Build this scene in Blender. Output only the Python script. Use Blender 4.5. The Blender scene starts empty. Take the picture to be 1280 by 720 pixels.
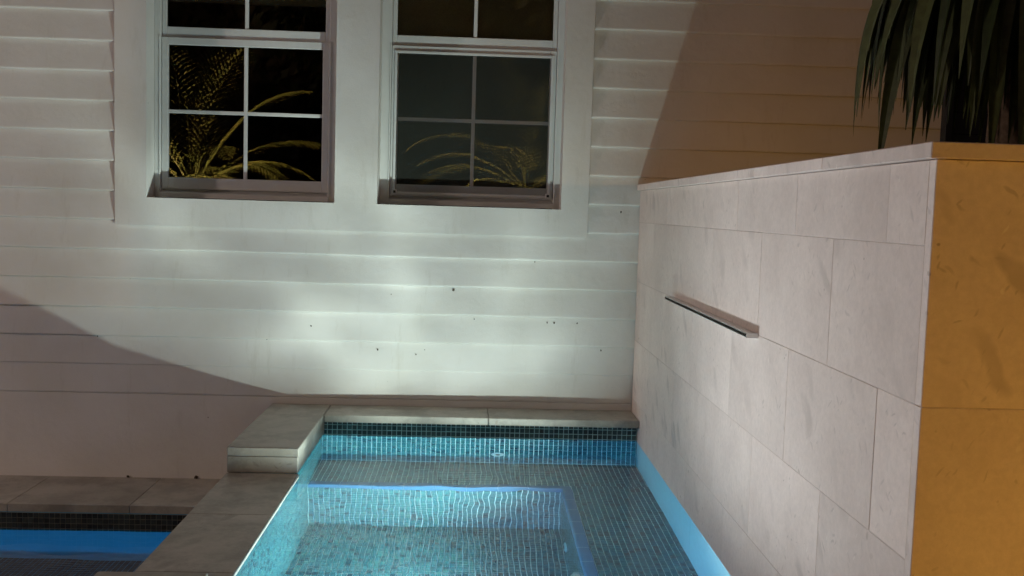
import bpy, bmesh, math, random
from mathutils import Vector, Matrix
R = math.radians
random.seed(7)
sc = bpy.context.scene
C = sc.collection

# ------------------------------------------------------------------ camera
F_PX, PITCH, YAW, ROLL = 1213.3, 0.0802, 0.0419, 0.02955
CAM = Vector((0.0, -5.427, 1.556))
cp, sp, cy, sy = math.cos(PITCH), math.sin(PITCH), math.cos(YAW), math.sin(YAW)
fwd = Vector((sy*cp, cy*cp, -sp)); right = Vector((cy, -sy, 0)); up = right.cross(fwd)
r2 = right*math.cos(ROLL) + up*math.sin(ROLL); u2 = up*math.cos(ROLL) - right*math.sin(ROLL)
cam = bpy.data.cameras.new('camera'); cam.sensor_width = 36; cam.lens = F_PX/1280*36
cam.clip_start = 0.05; cam.clip_end = 2000
co = bpy.data.objects.new('camera', cam); C.objects.link(co)
m = Matrix.Identity(4)
for i in range(3):
    m[i][0], m[i][1], m[i][2], m[i][3] = r2[i], u2[i], -fwd[i], CAM[i]
co.matrix_world = m
sc.camera = co

# ------------------------------------------------------------------ night sky
w = bpy.data.worlds.new('World'); sc.world = w; w.use_nodes = True
wn = w.node_tree.nodes; wl = w.node_tree.links; wn.clear()
sky = wn.new('ShaderNodeTexSky'); sky.sky_type = 'NISHITA'; sky.sun_disc = False
sky.sun_elevation = R(-4); sky.sun_rotation = R(200)
mixw = wn.new('ShaderNodeMix'); mixw.data_type = 'RGBA'; mixw.blend_type = 'MIX'
mixw.inputs[0].default_value = 0.97
mixw.inputs[7].default_value = (0.42, 0.27, 0.24, 1)       # town glow on a hazy night
bg = wn.new('ShaderNodeBackground'); bg.inputs[1].default_value = 0.16
wo = wn.new('ShaderNodeOutputWorld')
wl.new(sky.outputs[0], mixw.inputs[6]); wl.new(mixw.outputs[2], bg.inputs[0]); wl.new(bg.outputs[0], wo.inputs[0])

# ------------------------------------------------------------------ exposure / renderer
vs = sc.view_settings
vs.view_transform = 'Standard'; vs.look = 'None'; vs.exposure = 0; vs.gamma = 1; vs.use_curve_mapping = False
sc.render.engine = 'CYCLES'
cyc = sc.cycles
cyc.use_denoising = True
try: cyc.denoiser = 'OPENIMAGEDENOISE'
except Exception: pass
cyc.max_bounces = 12; cyc.diffuse_bounces = 5; cyc.glossy_bounces = 5; cyc.transmission_bounces = 10; cyc.transparent_max_bounces = 16
cyc.caustics_refractive = True; cyc.caustics_reflective = True; cyc.blur_glossy = 0.3
cyc.sample_clamp_indirect = 4.0
cyc.use_adaptive_sampling = False

# lamp powers (garden lamps, plus an added warm fill)
P_SPA, COL_SPA = 295, (0.86, 1.0, 0.92)
P_SPA3, COL_SPA3 = 130, (0.95, 0.96, 0.97)
P_FILL, COL_FILL = 430, (1.0, 0.77, 0.69)  # added fill lamp
P_SPA2, COL_SPA2 = 125, (0.10, 0.46, 1.0)
P_POOL, COL_POOL = 85, (0.02, 0.50, 1.0)
COL_AMBER = (1.0, 0.45, 0.045)
P_WALLWASH, P_PALM, P_BED = 92, 2700, 7

# ------------------------------------------------------------------ helpers
def nt(name):
    mt = bpy.data.materials.new(name); mt.use_nodes = True
    n = mt.node_tree.nodes; n.clear()
    return mt, n, mt.node_tree.links
def N(n, t, **k):
    x = n.new(t)
    for a, b in k.items():
        if a[0] == 'i' and a[1:].isdigit(): x.inputs[int(a[1:])].default_value = b
        else: setattr(x, a, b)
    return x
def ramp(n, stops, interp='LINEAR'):
    r = n.new('ShaderNodeValToRGB'); r.color_ramp.interpolation = interp
    e = r.color_ramp.elements
    while len(e) < len(stops): e.new(0.5)
    for q, (p, c) in zip(e, stops):
        q.position = p; q.color = (c, c, c, 1) if not isinstance(c, tuple) else c + (1,)
    return r
def mixc(n, l, a, b, fac, mode='MIX'):
    x = n.new('ShaderNodeMix'); x.data_type = 'RGBA'; x.blend_type = mode
    for s, v in ((0, fac), (6, a), (7, b)):
        if hasattr(v, 'is_linked'): l.new(v, x.inputs[s])
        elif s == 0: x.inputs[0].default_value = v
        else: x.inputs[s].default_value = tuple(v) + (1,) if len(v) == 3 else v
    return x.outputs[2]
def finish(mt, n, l, col, rough=0.6, bump=None, bstr=0.3, bdist=0.004, metallic=0, spec=0.5):
    b = n.new('ShaderNodeBsdfPrincipled')
    if hasattr(col, 'is_linked'): l.new(col, b.inputs['Base Color'])
    else: b.inputs['Base Color'].default_value = tuple(col) + (1,)
    if hasattr(rough, 'is_linked'): l.new(rough, b.inputs['Roughness'])
    else: b.inputs['Roughness'].default_value = rough
    b.inputs['Metallic'].default_value = metallic
    b.inputs['Specular IOR Level'].default_value = spec
    if bump is not None:
        bp = N(n, 'ShaderNodeBump'); bp.inputs['Strength'].default_value = bstr; bp.inputs['Distance'].default_value = bdist
        l.new(bump, bp.inputs['Height']); l.new(bp.outputs[0], b.inputs['Normal'])
    o = n.new('ShaderNodeOutputMaterial'); l.new(b.outputs[0], o.inputs[0])
    return mt
def pos(n, l, scale=(1, 1, 1), rot=(0, 0, 0)):
    g = N(n, 'ShaderNodeNewGeometry'); mp = N(n, 'ShaderNodeMapping')
    mp.inputs['Scale'].default_value = scale; mp.inputs['Rotation'].default_value = rot
    l.new(g.outputs['Position'], mp.inputs[0]); return mp.outputs[0]
def noise(n, l, vec, scale, detail=4, rough=0.55, dist=0):
    x = N(n, 'ShaderNodeTexNoise'); x.inputs['Scale'].default_value = scale; x.inputs['Detail'].default_value = detail
    x.inputs['Roughness'].default_value = rough; x.inputs['Distortion'].default_value = dist
    l.new(vec, x.inputs['Vector']); return x.outputs[0]

def mat_paint(name, c, stucco=1.0):
    mt, n, l = nt(name); v = pos(n, l)
    big = ramp(n, [(0.35, 0.0), (0.7, 1.0)]); l.new(noise(n, l, v, 2.3, 5), big.inputs[0])
    col = mixc(n, l, c, tuple(k*f for k, f in zip(c, (0.90, 0.89, 0.86))), big.outputs[0])
    # small drips and scuffs, streaking downwards
    v2 = pos(n, l, (14, 14, 2.2))
    dr = ramp(n, [(0.58, 0.0), (0.80, 0.40)]); l.new(noise(n, l, v2, 1.0, 6, 0.7), dr.inputs[0])
    col = mixc(n, l, col, (c[0]*0.62, c[1]*0.58, c[2]*0.5), dr.outputs[0])
    # fly specks
    vo = N(n, 'ShaderNodeTexVoronoi'); vo.inputs['Scale'].default_value = 9; l.new(v, vo.inputs[0])
    spk = ramp(n, [(0.02, 0.75), (0.04, 0.0)]); l.new(vo.outputs['Distance'], spk.inputs[0])
    pick = ramp(n, [(0.80, 0.0), (0.82, 1.0)]); l.new(vo.outputs['Color'], pick.inputs[0])
    mu = N(n, 'ShaderNodeMath', operation='MULTIPLY'); l.new(spk.outputs[0], mu.inputs[0]); l.new(pick.outputs[0], mu.inputs[1])
    col = mixc(n, l, col, (0.12, 0.09, 0.06), mu.outputs[0])
    fine = noise(n, l, v, 260, 6, 0.7); mid = noise(n, l, v, 22, 4)
    ad = N(n, 'ShaderNodeMath', operation='MULTIPLY_ADD'); l.new(mid, ad.inputs[0]); ad.inputs[1].default_value = 1.6; l.new(fine, ad.inputs[2])
    return finish(mt, n, l, col, 0.72, ad.outputs[0], 0.45*stucco, 0.004, spec=0.35)

def mat_stone(name, c1, c2, pit=0.5, rough=0.6, stain=0.0):
    """shell limestone: cloudy cream, lens-shaped fossils, small pits; every slab its own offset"""
    mt, n, l = nt(name)
    oi = N(n, 'ShaderNodeObjectInfo'); g = N(n, 'ShaderNodeNewGeometry')
    sh = N(n, 'ShaderNodeVectorMath', operation='SCALE'); sh.inputs[3].default_value = 37.0
    cmb = N(n, 'ShaderNodeCombineXYZ'); l.new(oi.outputs['Random'], cmb.inputs[0]); l.new(oi.outputs['Random'], cmb.inputs[1]); l.new(oi.outputs['Random'], cmb.inputs[2])
    l.new(cmb.outputs[0], sh.inputs[0])
    ad = N(n, 'ShaderNodeVectorMath', operation='ADD'); l.new(g.outputs['Position'], ad.inputs[0]); l.new(sh.outputs[0], ad.inputs[1])
    v = ad.outputs[0]
    nzv = N(n, 'ShaderNodeTexNoise'); nzv.inputs['Scale'].default_value = 7; nzv.inputs['Detail'].default_value = 3; l.new(v, nzv.inputs['Vector'])
    dv = N(n, 'ShaderNodeVectorMath', operation='MULTIPLY_ADD'); l.new(nzv.outputs['Color'], dv.inputs[0]); dv.inputs[1].default_value = (0.10, 0.10, 0.10); l.new(v, dv.inputs[2])
    cl = ramp(n, [(0.36, 0.0), (0.66, 1.0)]); l.new(noise(n, l, dv.outputs[0], 3.4, 8, 0.62), cl.inputs[0])
    col = mixc(n, l, c1, c2, cl.outputs[0])
    fg = ramp(n, [(0.38, 0.94), (0.62, 1.03)]); l.new(noise(n, l, v, 55, 6, 0.75), fg.inputs[0])
    col = mixc(n, l, col, fg.outputs[0], 1.0, 'MULTIPLY')
    tone = N(n, 'ShaderNodeMapRange'); tone.inputs[3].default_value = 0.91; tone.inputs[4].default_value = 1.05; l.new(oi.outputs['Random'], tone.inputs[0])
    tc = N(n, 'ShaderNodeCombineColor'); [l.new(tone.outputs[0], tc.inputs[i]) for i in range(3)]
    col = mixc(n, l, col, tc.outputs[0], 1.0, 'MULTIPLY')
    clump = ramp(n, [(0.40, 0.15), (0.62, 1.0)]); l.new(noise(n, l, v, 3.1, 3), clump.inputs[0])
    # shell fragments: short curved slivers lying at all angles
    def flecks(scale, rot, sz, keep, str_, dark, sq=(0.55, 0.55, 2.2)):
        nonlocal col
        mp2 = N(n, 'ShaderNodeMapping'); mp2.vector_type = 'TEXTURE'; mp2.inputs['Rotation'].default_value = rot; mp2.inputs['Scale'].default_value = tuple(1/q for q in sq); l.new(dv.outputs[0], mp2.inputs[0])
        fl = N(n, 'ShaderNodeTexVoronoi'); fl.inputs['Scale'].default_value = scale; l.new(mp2.outputs[0], fl.inputs[0])
        fr = ramp(n, [(sz*.55, 1.0), (sz, 0.0)]); l.new(fl.outputs['Distance'], fr.inputs[0])
        pk = ramp(n, [(keep, 0.0), (min(keep+.12, .99), 1.0)]); l.new(fl.outputs['Color'], pk.inputs[0])
        a = N(n, 'ShaderNodeMath', operation='MULTIPLY'); l.new(fr.outputs[0], a.inputs[0]); l.new(pk.outputs[0], a.inputs[1])
        b = N(n, 'ShaderNodeMath', operation='MULTIPLY'); l.new(a.outputs[0], b.inputs[0]); l.new(clump.outputs[0], b.inputs[1])
        d = N(n, 'ShaderNodeMath', operation='MULTIPLY'); l.new(b.outputs[0], d.inputs[0]); d.inputs[1].default_value = str_
        col = mixc(n, l, col, dark, d.outputs[0]); return d
    flecks(20, (0.9, 0.2, 0.3), .22, .45, .60, tuple(k*.70 for k in c2))
    flecks(34, (2.1, 0.7, 1.2), .22, .45, .58, tuple(k*.68 for k in c2))
    flecks(27, (0.3, 1.3, 2.2), .17, .60, .45, tuple(min(1, k*1.25) for k in c1))
    flecks(7, (0.7, 0.9, 0.2), .36, .42, .85, tuple(k*.78 for k in c2))
    flecks(11, (0.2, 1.1, 0.5), .11, .62, pit, (0.30, 0.235, 0.18), (1, .8, 1.3))
    d_ = flecks(24, (1.5, 0.5, 0.8), .12, .60, pit, (0.22, 0.17, 0.13), (.8, 1, 1.25))
    if stain:
        st_ = ramp(n, [(0.45, 0.0), (0.60, stain)]); l.new(noise(n, l, g.outputs['Position'], 5.5, 7, 0.68), st_.inputs[0])
        col = mixc(n, l, col, tuple(k*.42 for k in c2), st_.outputs[0])
    hb = N(n, 'ShaderNodeMath', operation='MULTIPLY_ADD'); l.new(d_.outputs[0], hb.inputs[0]); hb.inputs[1].default_value = -2.0; l.new(noise(n, l, v, 60, 6, 0.7), hb.inputs[2])
    return finish(mt, n, l, col, rough, hb.outputs[0], 0.25, 0.003, spec=0.4)

def mat_tile(name, cols, rough=0.18):
    mt, n, l = nt(name)
    g = N(n, 'ShaderNodeNewGeometry'); oi = N(n, 'ShaderNodeObjectInfo')
    s = N(n, 'ShaderNodeMath', operation='ADD'); l.new(g.outputs['Random Per Island'], s.inputs[0]); l.new(oi.outputs['Random'], s.inputs[1])
    fr = N(n, 'ShaderNodeMath', operation='FRACT'); l.new(s.outputs[0], fr.inputs[0])
    k = len(cols); rp = ramp(n, [(i/k, c) for i, c in enumerate(cols)], 'CONSTANT'); l.new(fr.outputs[0], rp.inputs[0])
    # brushed streaks inside the glass
    v = pos(n, l, (45, 45, 300)); cmb = N(n, 'ShaderNodeCombineXYZ'); l.new(fr.outputs[0], cmb.inputs[2])
    sc_ = N(n, 'ShaderNodeVectorMath', operation='SCALE'); sc_.inputs[3].default_value = 90; l.new(cmb.outputs[0], sc_.inputs[0])
    ad = N(n, 'ShaderNodeVectorMath', operation='ADD'); l.new(v, ad.inputs[0]); l.new(sc_.outputs[0], ad.inputs[1])
    nr = ramp(n, [(0.3, 0.62), (0.7, 1.35)]); l.new(noise(n, l, ad.outputs[0], 1.0, 3), nr.inputs[0])
    col = mixc(n, l, rp.outputs[0], nr.outputs[0], 1.0, 'MULTIPLY')
    return finish(mt, n, l, col, rough, spec=0.6)

def mat_plain(name, c, rough=0.5, metallic=0, var=0.12, scale=18, spec=0.5, bump=0.0):
    mt, n, l = nt(name); v = pos(n, l); nz = noise(n, l, v, scale, 5)
    r = ramp(n, [(0.3, 1.0-var), (0.7, 1.0+var)]); l.new(nz, r.inputs[0])
    col = mixc(n, l, c, r.outputs[0], 1.0, 'MULTIPLY')
    return finish(mt, n, l, col, rough, nz if bump else None, bump, 0.004, metallic, spec)

def mat_leaf(name, c1, c2):
    mt, n, l = nt(name); v = pos(n, l)
    g = N(n, 'ShaderNodeNewGeometry')
    a = mixc(n, l, c1, c2, g.outputs['Random Per Island'])
    r = ramp(n, [(0.3, 0.75), (0.7, 1.2)]); l.new(noise(n, l, v, 30, 4), r.inputs[0])
    col = mixc(n, l, a, r.outputs[0], 1.0, 'MULTIPLY')
    return finish(mt, n, l, col, 0.45, spec=0.4)

def mat_glass(name, ior=1.5):
    mt, n, l = nt(name)
    tr = N(n, 'ShaderNodeBsdfTransparent'); tr.inputs[0].default_value = (0.86, 0.9, 0.88, 1)
    gl = N(n, 'ShaderNodeBsdfGlossy'); gl.inputs['Roughness'].default_value = 0.0
    fr = N(n, 'ShaderNodeFresnel'); fr.inputs[0].default_value = ior
    ml = N(n, 'ShaderNodeMath', operation='MULTIPLY'); ml.inputs[1].default_value = 2.0; ml.use_clamp = True   # two faces of the pane
    l.new(fr.outputs[0], ml.inputs[0])
    mx = N(n, 'ShaderNodeMixShader'); l.new(ml.outputs[0], mx.inputs[0]); l.new(tr.outputs[0], mx.inputs[1]); l.new(gl.outputs[0], mx.inputs[2])
    o = N(n, 'ShaderNodeOutputMaterial'); l.new(mx.outputs[0], o.inputs[0]); return mt
def mat_screen():
    mt, n, l = nt('insect_mesh')
    tr = N(n, 'ShaderNodeBsdfTransparent'); df = N(n, 'ShaderNodeBsdfDiffuse'); df.inputs[0].default_value = (0.085, 0.090, 0.076, 1)
    v = pos(n, l, (500, 500, 500)); ck = N(n, 'ShaderNodeTexWhiteNoise'); l.new(v, ck.inputs[0])
    r = ramp(n, [(0.0, 0.28), (1.0, 0.40)]); l.new(ck.outputs[0], r.inputs[0])
    mx = N(n, 'ShaderNodeMixShader'); l.new(r.outputs[0], mx.inputs[0]); l.new(tr.outputs[0], mx.inputs[1]); l.new(df.outputs[0], mx.inputs[2])
    o = N(n, 'ShaderNodeOutputMaterial'); l.new(mx.outputs[0], o.inputs[0]); return mt
def mat_water():
    mt, n, l = nt('clear_water')
    b = N(n, 'ShaderNodeBsdfGlass'); b.inputs['Roughness'].default_value = 0.0; b.inputs['IOR'].default_value = 1.333
    b.inputs[0].default_value = (0.96, 1.0, 1.0, 1)
    o = N(n, 'ShaderNodeOutputMaterial'); l.new(b.outputs[0], o.inputs[0]); return mt
def mat_shade(name, c):
    mt, n, l = nt(name); v = pos(n, l, (1, 1, 1)); wv = noise(n, l, v, 160, 3); r = ramp(n, [(.3, .85), (.7, 1.1)]); l.new(wv, r.inputs[0])
    col = mixc(n, l, c, r.outputs[0], 1.0, 'MULTIPLY')
    a = N(n, 'ShaderNodeBsdfDiffuse'); b = N(n, 'ShaderNodeBsdfTranslucent'); l.new(col, a.inputs[0]); l.new(col, b.inputs[0])
    mx = N(n, 'ShaderNodeMixShader'); mx.inputs[0].default_value = .15; l.new(a.outputs[0], mx.inputs[1]); l.new(b.outputs[0], mx.inputs[2])
    o = N(n, 'ShaderNodeOutputMaterial'); l.new(mx.outputs[0], o.inputs[0]); return mt
def mat_emit(name, c, s):
    mt, n, l = nt(name); e = N(n, 'ShaderNodeEmission'); e.inputs[0].default_value = tuple(c)+(1,); e.inputs[1].default_value = s
    o = N(n, 'ShaderNodeOutputMaterial'); l.new(e.outputs[0], o.inputs[0]); return mt

M = dict(
    lantern=mat_emit('fill_lamp_glass', (1.0, 0.66, 0.50), 6.0),  # glowing glass of the added fill lamp
    paint=mat_paint('white_wall_paint', (0.74, 0.725, 0.70)),
    vinyl=mat_plain('white_vinyl', (0.66, 0.66, 0.64), 0.4, var=0.03),
    stone=mat_stone('shell_limestone', (0.86, 0.765, 0.71), (0.76, 0.665, 0.615), 0.5),
    coping=mat_stone('honed_limestone', (0.46, 0.43, 0.38), (0.37, 0.345, 0.295), 0.8, 0.42, 0.45),
    joint=mat_plain('stone_joint', (0.62, 0.55, 0.51), 0.8),
    tile=mat_tile('blue_glass_mosaic', [(0.031, 0.150, 0.182), (0.037, 0.163, 0.190), (0.027, 0.136, 0.170), (0.040, 0.173, 0.195), (0.035, 0.153, 0.186), (0.015, 0.055, 0.083), (0.037, 0.168, 0.199), (0.029, 0.139, 0.171), (0.043, 0.178, 0.190), (0.027, 0.138, 0.178), (0.024, 0.098, 0.131), (0.037, 0.158, 0.195)]),
    wtile=mat_tile('teal_waterline_mosaic', [(0.030, 0.058, 0.058), (0.050, 0.088, 0.084), (0.018, 0.034, 0.036), (0.065, 0.105, 0.098), (0.038, 0.070, 0.070), (0.024, 0.044, 0.048)], 0.35),
    fitting=mat_plain('pale_blue_plastic', (0.34, 0.50, 0.54), 0.4, var=0.05),
    hedge=mat_leaf('hedge_leaf', (0.008, 0.012, 0.005), (0.02, 0.026, 0.01)),
    dtile=mat_tile('dark_glass_mosaic', [(0.020, 0.026, 0.028), (0.032, 0.042, 0.042), (0.012, 0.016, 0.018), (0.04, 0.05, 0.048), (0.024, 0.034, 0.036)], 0.4),
    grout=mat_plain('pale_grout', (0.70, 0.92, 0.90), 0.8),
    dgrout=mat_plain('grey_grout', (0.22, 0.21, 0.18), 0.8),
    trim=mat_plain('blue_bullnose_glaze', (0.035, 0.15, 0.29), 0.25, var=0.08),
    cyan_stone=mat_plain('cyan_lit_stone', (0.36, 0.68, 0.78), 0.5, var=0.04),  # stone below the water, its cyan light put into the base colour
    plaster=mat_plain('blue_pool_plaster', (0.10, 0.40, 0.62), 0.6, var=0.06),
    steel=mat_plain('brushed_steel', (0.62, 0.61, 0.60), 0.32, 1.0, 0.05),
    white=mat_plain('white_plastic', (0.75, 0.77, 0.77), 0.35, var=0.03),
    dark=mat_plain('dark_interior', (0.006, 0.006, 0.006), 0.9),
    shade=mat_shade('olive_shade_cloth', (0.66, 0.60, 0.42)),
    shade_dk=mat_shade('brown_shade_cloth', (0.62, 0.54, 0.34)),
    clip=mat_plain('black_plastic', (0.012, 0.012, 0.012), 0.4),
    chip=mat_plain('bare_chip', (0.07, 0.055, 0.04), 0.9),
    timber=mat_plain('charcoal_timber', (0.012, 0.012, 0.012), 0.7, var=0.3),
    soil=mat_plain('soil', (0.035, 0.025, 0.018), 0.95, var=0.4, bump=0.8),
    deck=mat_stone('deck_limestone', (0.42, 0.38, 0.33), (0.34, 0.31, 0.27), 0.3),
    trunk=mat_plain('palm_trunk', (0.16, 0.11, 0.07), 0.9, var=0.4, scale=40, bump=1.0),
    bamboo=mat_plain('bamboo', (0.42, 0.30, 0.16), 0.5, var=0.2),
    fan=mat_leaf('fan_leaf', (0.035, 0.055, 0.018), (0.115, 0.14, 0.05)),
    frond=mat_leaf('feather_leaf', (0.10, 0.13, 0.04), (0.17, 0.17, 0.06)),
    glass=mat_glass('window_glass', 1.6), mesh=mat_screen(), water=mat_water(),
    bronze=mat_plain('bronze', (0.10, 0.065, 0.04), 0.4, 0.8),
)

def ob(name, bm, mt, parent=None, smooth=False):
    me = bpy.data.meshes.new(name)
    if isinstance(bm, tuple): me.from_pydata(*bm); me.update()
    else: bm.normal_update(); bm.to_mesh(me); bm.free()
    if smooth:
        for p in me.polygons: p.use_smooth = True
    me.materials.append(M[mt] if isinstance(mt, str) else mt)
    o = bpy.data.objects.new(name, me); C.objects.link(o)
    if parent is not None: adopt(o, parent)
    return o
def base(o):
    v = Vector((0, 0, 0))
    while o is not None: v = v + o.location; o = o.parent
    return v
def adopt(o, parent):                       # meshes are made in world coordinates
    o.parent = parent
    o.location = Vector(o.location) - base(parent)
    return o
def empty(name, loc=(0, 0, 0), parent=None):
    e = bpy.data.objects.new(name, None); e.empty_display_size = 0.1; C.objects.link(e); e.location = loc
    if parent is not None: e.parent = parent; e.location = Vector(loc) - base(parent)
    return e
def tag(o, label=None, cat=None, group=None, kind=None):
    for k, v in (('label', label), ('category', cat), ('group', group), ('kind', kind)):
        if v: o[k] = v
    return o
def bx(bm, x0, x1, y0, y1, z0, z1, bev=0.0, seg=1):
    g = bmesh.ops.create_cube(bm, size=1)
    vv = g['verts']
    for v in vv: v.co = Vector(((x0+x1)/2 + v.co.x*(x1-x0), (y0+y1)/2 + v.co.y*(y1-y0), (z0+z1)/2 + v.co.z*(z1-z0)))
    if bev:
        es = list({e for v in vv for e in v.link_edges})
        bmesh.ops.bevel(bm, geom=es, offset=bev, segments=seg, affect='EDGES', profile=0.5)
    return bm
def box(name, d, mt, parent=None, bev=0.0, seg=1):
    return ob(name, bx(bmesh.new(), *d, bev, seg), mt, parent)
def tube(bm, pts, rad, n=8, cap=True):
    rings = []
    for i, p in enumerate(pts):
        p = Vector(p); a = Vector(pts[max(i-1, 0)]); b = Vector(pts[min(i+1, len(pts)-1)])
        t = (b-a).normalized(); u = t.orthogonal().normalized(); v = t.cross(u)
        if i and rings:                      # keep the ring turning little
            u = (rings[-1][0].co - Vector(pts[i-1])); u = (u - t*u.dot(t)).normalized(); v = t.cross(u)
        r = rad[i] if isinstance(rad, (list, tuple)) else rad
        rings.append([bm.verts.new(p + (u*math.cos(2*math.pi*k/n) + v*math.sin(2*math.pi*k/n))*r) for k in range(n)])
    for a, b in zip(rings, rings[1:]):
        for k in range(n): bm.faces.new((a[k], a[(k+1) % n], b[(k+1) % n], b[k]))
    if cap: bm.faces.new(rings[0][::-1]); bm.faces.new(rings[-1])
    return bm
def lamp(name, kind, loc, power, col, parent, rad=0.05, target=None, angle=None, blend=0.5, caustic=False):
    ld = bpy.data.lights.new(name, kind); ld.energy = power; ld.color = col; ld.shadow_soft_size = rad
    if kind == 'SPOT': ld.spot_size = R(angle); ld.spot_blend = blend
    o = bpy.data.objects.new(name, ld); C.objects.link(o); o.location = loc
    if target is not None: o.rotation_euler = (Vector(target)-Vector(loc)).to_track_quat('-Z', 'Y').to_euler()
    if parent is not None: adopt(o, parent)
    if caustic: ld.cycles.is_caustics_light = True
    return o

# key levels ---------------------------------------------------------------
SX0, SX1 = -0.785, 0.927           # spa inner faces
SY0, SY1 = -3.285, -0.226
ZW, ZBENCH, ZFLOOR = 0.312, -0.17, -0.72
BX, BY = 0.475, -0.665             # bench edges
ZPOOL, ZLEDGE = -0.126, -0.53

# ================================================================== SETTING
gx, gy = 400, 400
HX0, HX1, HY0, HY1 = -7.0, 0.95, -7.2, 0.0
bm = bmesh.new()
for (x0, x1, y0, y1) in ((-gx, HX0, -gy, gy), (HX1, gx, -gy, gy), (HX0, HX1, HY1, gy), (HX0, HX1, -gy, HY0)):
    bm.faces.new([bm.verts.new((x, y, -0.06)) for x, y in ((x0, y0), (x1, y0), (x1, y1), (x0, y1))])
tag(ob('ground', bm, 'soil'), kind='structure')

# deck where the photographer stands
deck = empty('pool_deck', (0, -5, 0)); tag(deck, kind='structure')
box('deck_bed', (-1.09, 4.2, -7.2, -3.53, -0.30, -0.02), 'joint', deck)
for i in range(9):
    for j in range(6):
        x0, y0 = -1.085+i*0.585, -7.195+j*0.61
        box('paver', (x0, x0+0.581, y0, y0+0.606, -0.019, 0.0), 'deck', deck, 0.002)

# ================================================================== HOUSE
house = empty('house', (-0.6, 0.1, 0))
tag(house, 'white house wall of horizontal lap boards around a pair of sash windows', 'house')
O1, O2, OZ0, OZ1 = (-1.785, -0.766), (-0.533, 0.485), 1.566, 3.18
SUR = (-1.955, 0.638, 1.414, 3.34)
bm = bmesh.new()     # masonry behind the boards, with the two openings left free
for d in ((-7.5, O1[0]-.03, 0.0, 0.24, -0.05, 4.3), (O2[1]+.03, 5.5, 0.0, 0.24, -0.05, 4.3), (O1[0]-.03, O2[1]+.03, 0.0, 0.24, -0.05, OZ0-.03),
          (O1[0]-.03, O2[1]+.03, 0.0, 0.24, OZ1+.03, 4.3), (O1[1]+.03, O2[0]-.03, 0.0, 0.24, OZ0-.03, OZ1+.03)):
    bx(bm, *d)
ob('wall', bm, 'paint', house)
bm = bmesh.new()
for d in ((SUR[0], O1[0], -0.0315, -0.001, SUR[2], SUR[3]), (O2[1], SUR[1], -0.0315, -0.001, SUR[2], SUR[3]), (O1[1], O2[0], -0.0315, -0.001, OZ0, OZ1),
          (O1[0], O2[1], -0.0315, -0.001, SUR[2], OZ0), (O1[0], O2[1], -0.0315, -0.001, OZ1, SUR[3])):
    bx(bm, *d)
bmesh.ops.remove_doubles(bm, verts=bm.verts, dist=1e-5)
ob('window_surround', bm, 'paint', house)
bm = bmesh.new()     # plastered reveals of the openings
for o in (O1, O2):
    bx(bm, o[0]-.03, o[0], -0.0009, 0.19, OZ0-.03, OZ1+.03); bx(bm, o[1], o[1]+.03, -0.0009, 0.19, OZ0-.03, OZ1+.03)
    bx(bm, o[0], o[1], -0.0009, 0.19, OZ0-.03, OZ0); bx(bm, o[0], o[1], -0.0009, 0.19, OZ1, OZ1+.03)
ob('window_reveal', bm, 'paint', house)

PITCHZ = 0.16
def board(x0, x1, zb, h, parent, lip=1.0):
    """one lap board: lower lip proud and rounded, upper edge tucked in, slightly uneven"""
    prof = [(-0.001, 0.005), (-0.018, 0.0), (-0.0248, 0.002), (-0.028, 0.0065), (-0.0272, 0.0125), (-0.004, h+0.004), (-0.001, h+0.004)]
    nseg = max(2, int((x1-x0)/0.09)); V, Fc = [], []
    ph = random.random()*9
    for i in range(nseg+1):
        x = x0+(x1-x0)*i/nseg
        wob = 0.0011*math.sin(x*3.1+ph)+0.0007*math.sin(x*11+ph*2)+random.uniform(-.0006, .0006)
        for k, (y, z) in enumerate(prof): V.append((x, (y*lip if k < 5 and k > 0 else y) + (random.uniform(-.0004, .0004) if k in (2, 3, 4) else 0), zb+z+(wob if k < 5 else 0)))
    q = len(prof)
    for i in range(nseg):
        for k in range(q-1): Fc.append((i*q+k, i*q+k+1, (i+1)*q+k+1, (i+1)*q+k))
    Fc.append(tuple(range(q))); Fc.append(tuple(nseg*q+k for k in range(q))[::-1])
    o = ob('siding_board', (V, [], Fc), 'paint', parent)
    me = o.data
    for p in me.polygons: p.use_smooth = abs(p.normal.z) < 2 and len(p.vertices) == 4
    me.set_sharp_from_angle(angle=R(50))
    return o
for k in range(-17, 7):
    zb = 1.437 - PITCHZ*k
    if zb+PITCHZ <= SUR[2]+.03 and k > 0 or zb >= SUR[3]: board(-7.5, 5.5, zb, PITCHZ, house, {4: .7, 5: .42, 6: .30}.get(k, 1.0))
    elif k == 0 or zb >= SUR[2]-.03:
        board(-7.5, SUR[0]-.003, zb, PITCHZ, house); board(SUR[1]+.003, 5.5, zb, PITCHZ, house)
# board k=0 is the first beside the surround; close the strip under the surround
box('plinth', (-7.5, 5.5, -0.0095, -0.0006, -0.05, 0.474), 'paint', house, 0.002)
for (x, z, s) in ((-.099, 1.102, .009), (-.516, .754, .006), (-.301, .732, .006), (.824, 1.562, .008), (-.956, 1.147, .006), (-.887, .88, .006), (-1.879, 1.122, .006), (-2.058, .794, .005), (-1.894, .004, .012), (-1.518, .004, .014), (-1.13, .80, .006), (.43, .93, .006), (.47, .93, .006), (.60, .93, .005), (.86, .80, .005), (.02, .94, .004), (.35, 1.27, .004), (.74, .78, .006)):
    b = bmesh.new(); g = bmesh.ops.create_icosphere(b, subdivisions=1, radius=1)
    for v in b.verts:
        f = random.uniform(.6, 1.3); v.co = Vector((x+v.co.x*s*f*.8, -0.012+v.co.y*.006, z+v.co.z*s*f))
    ob('paint_chip', b, 'chip', house)

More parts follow.
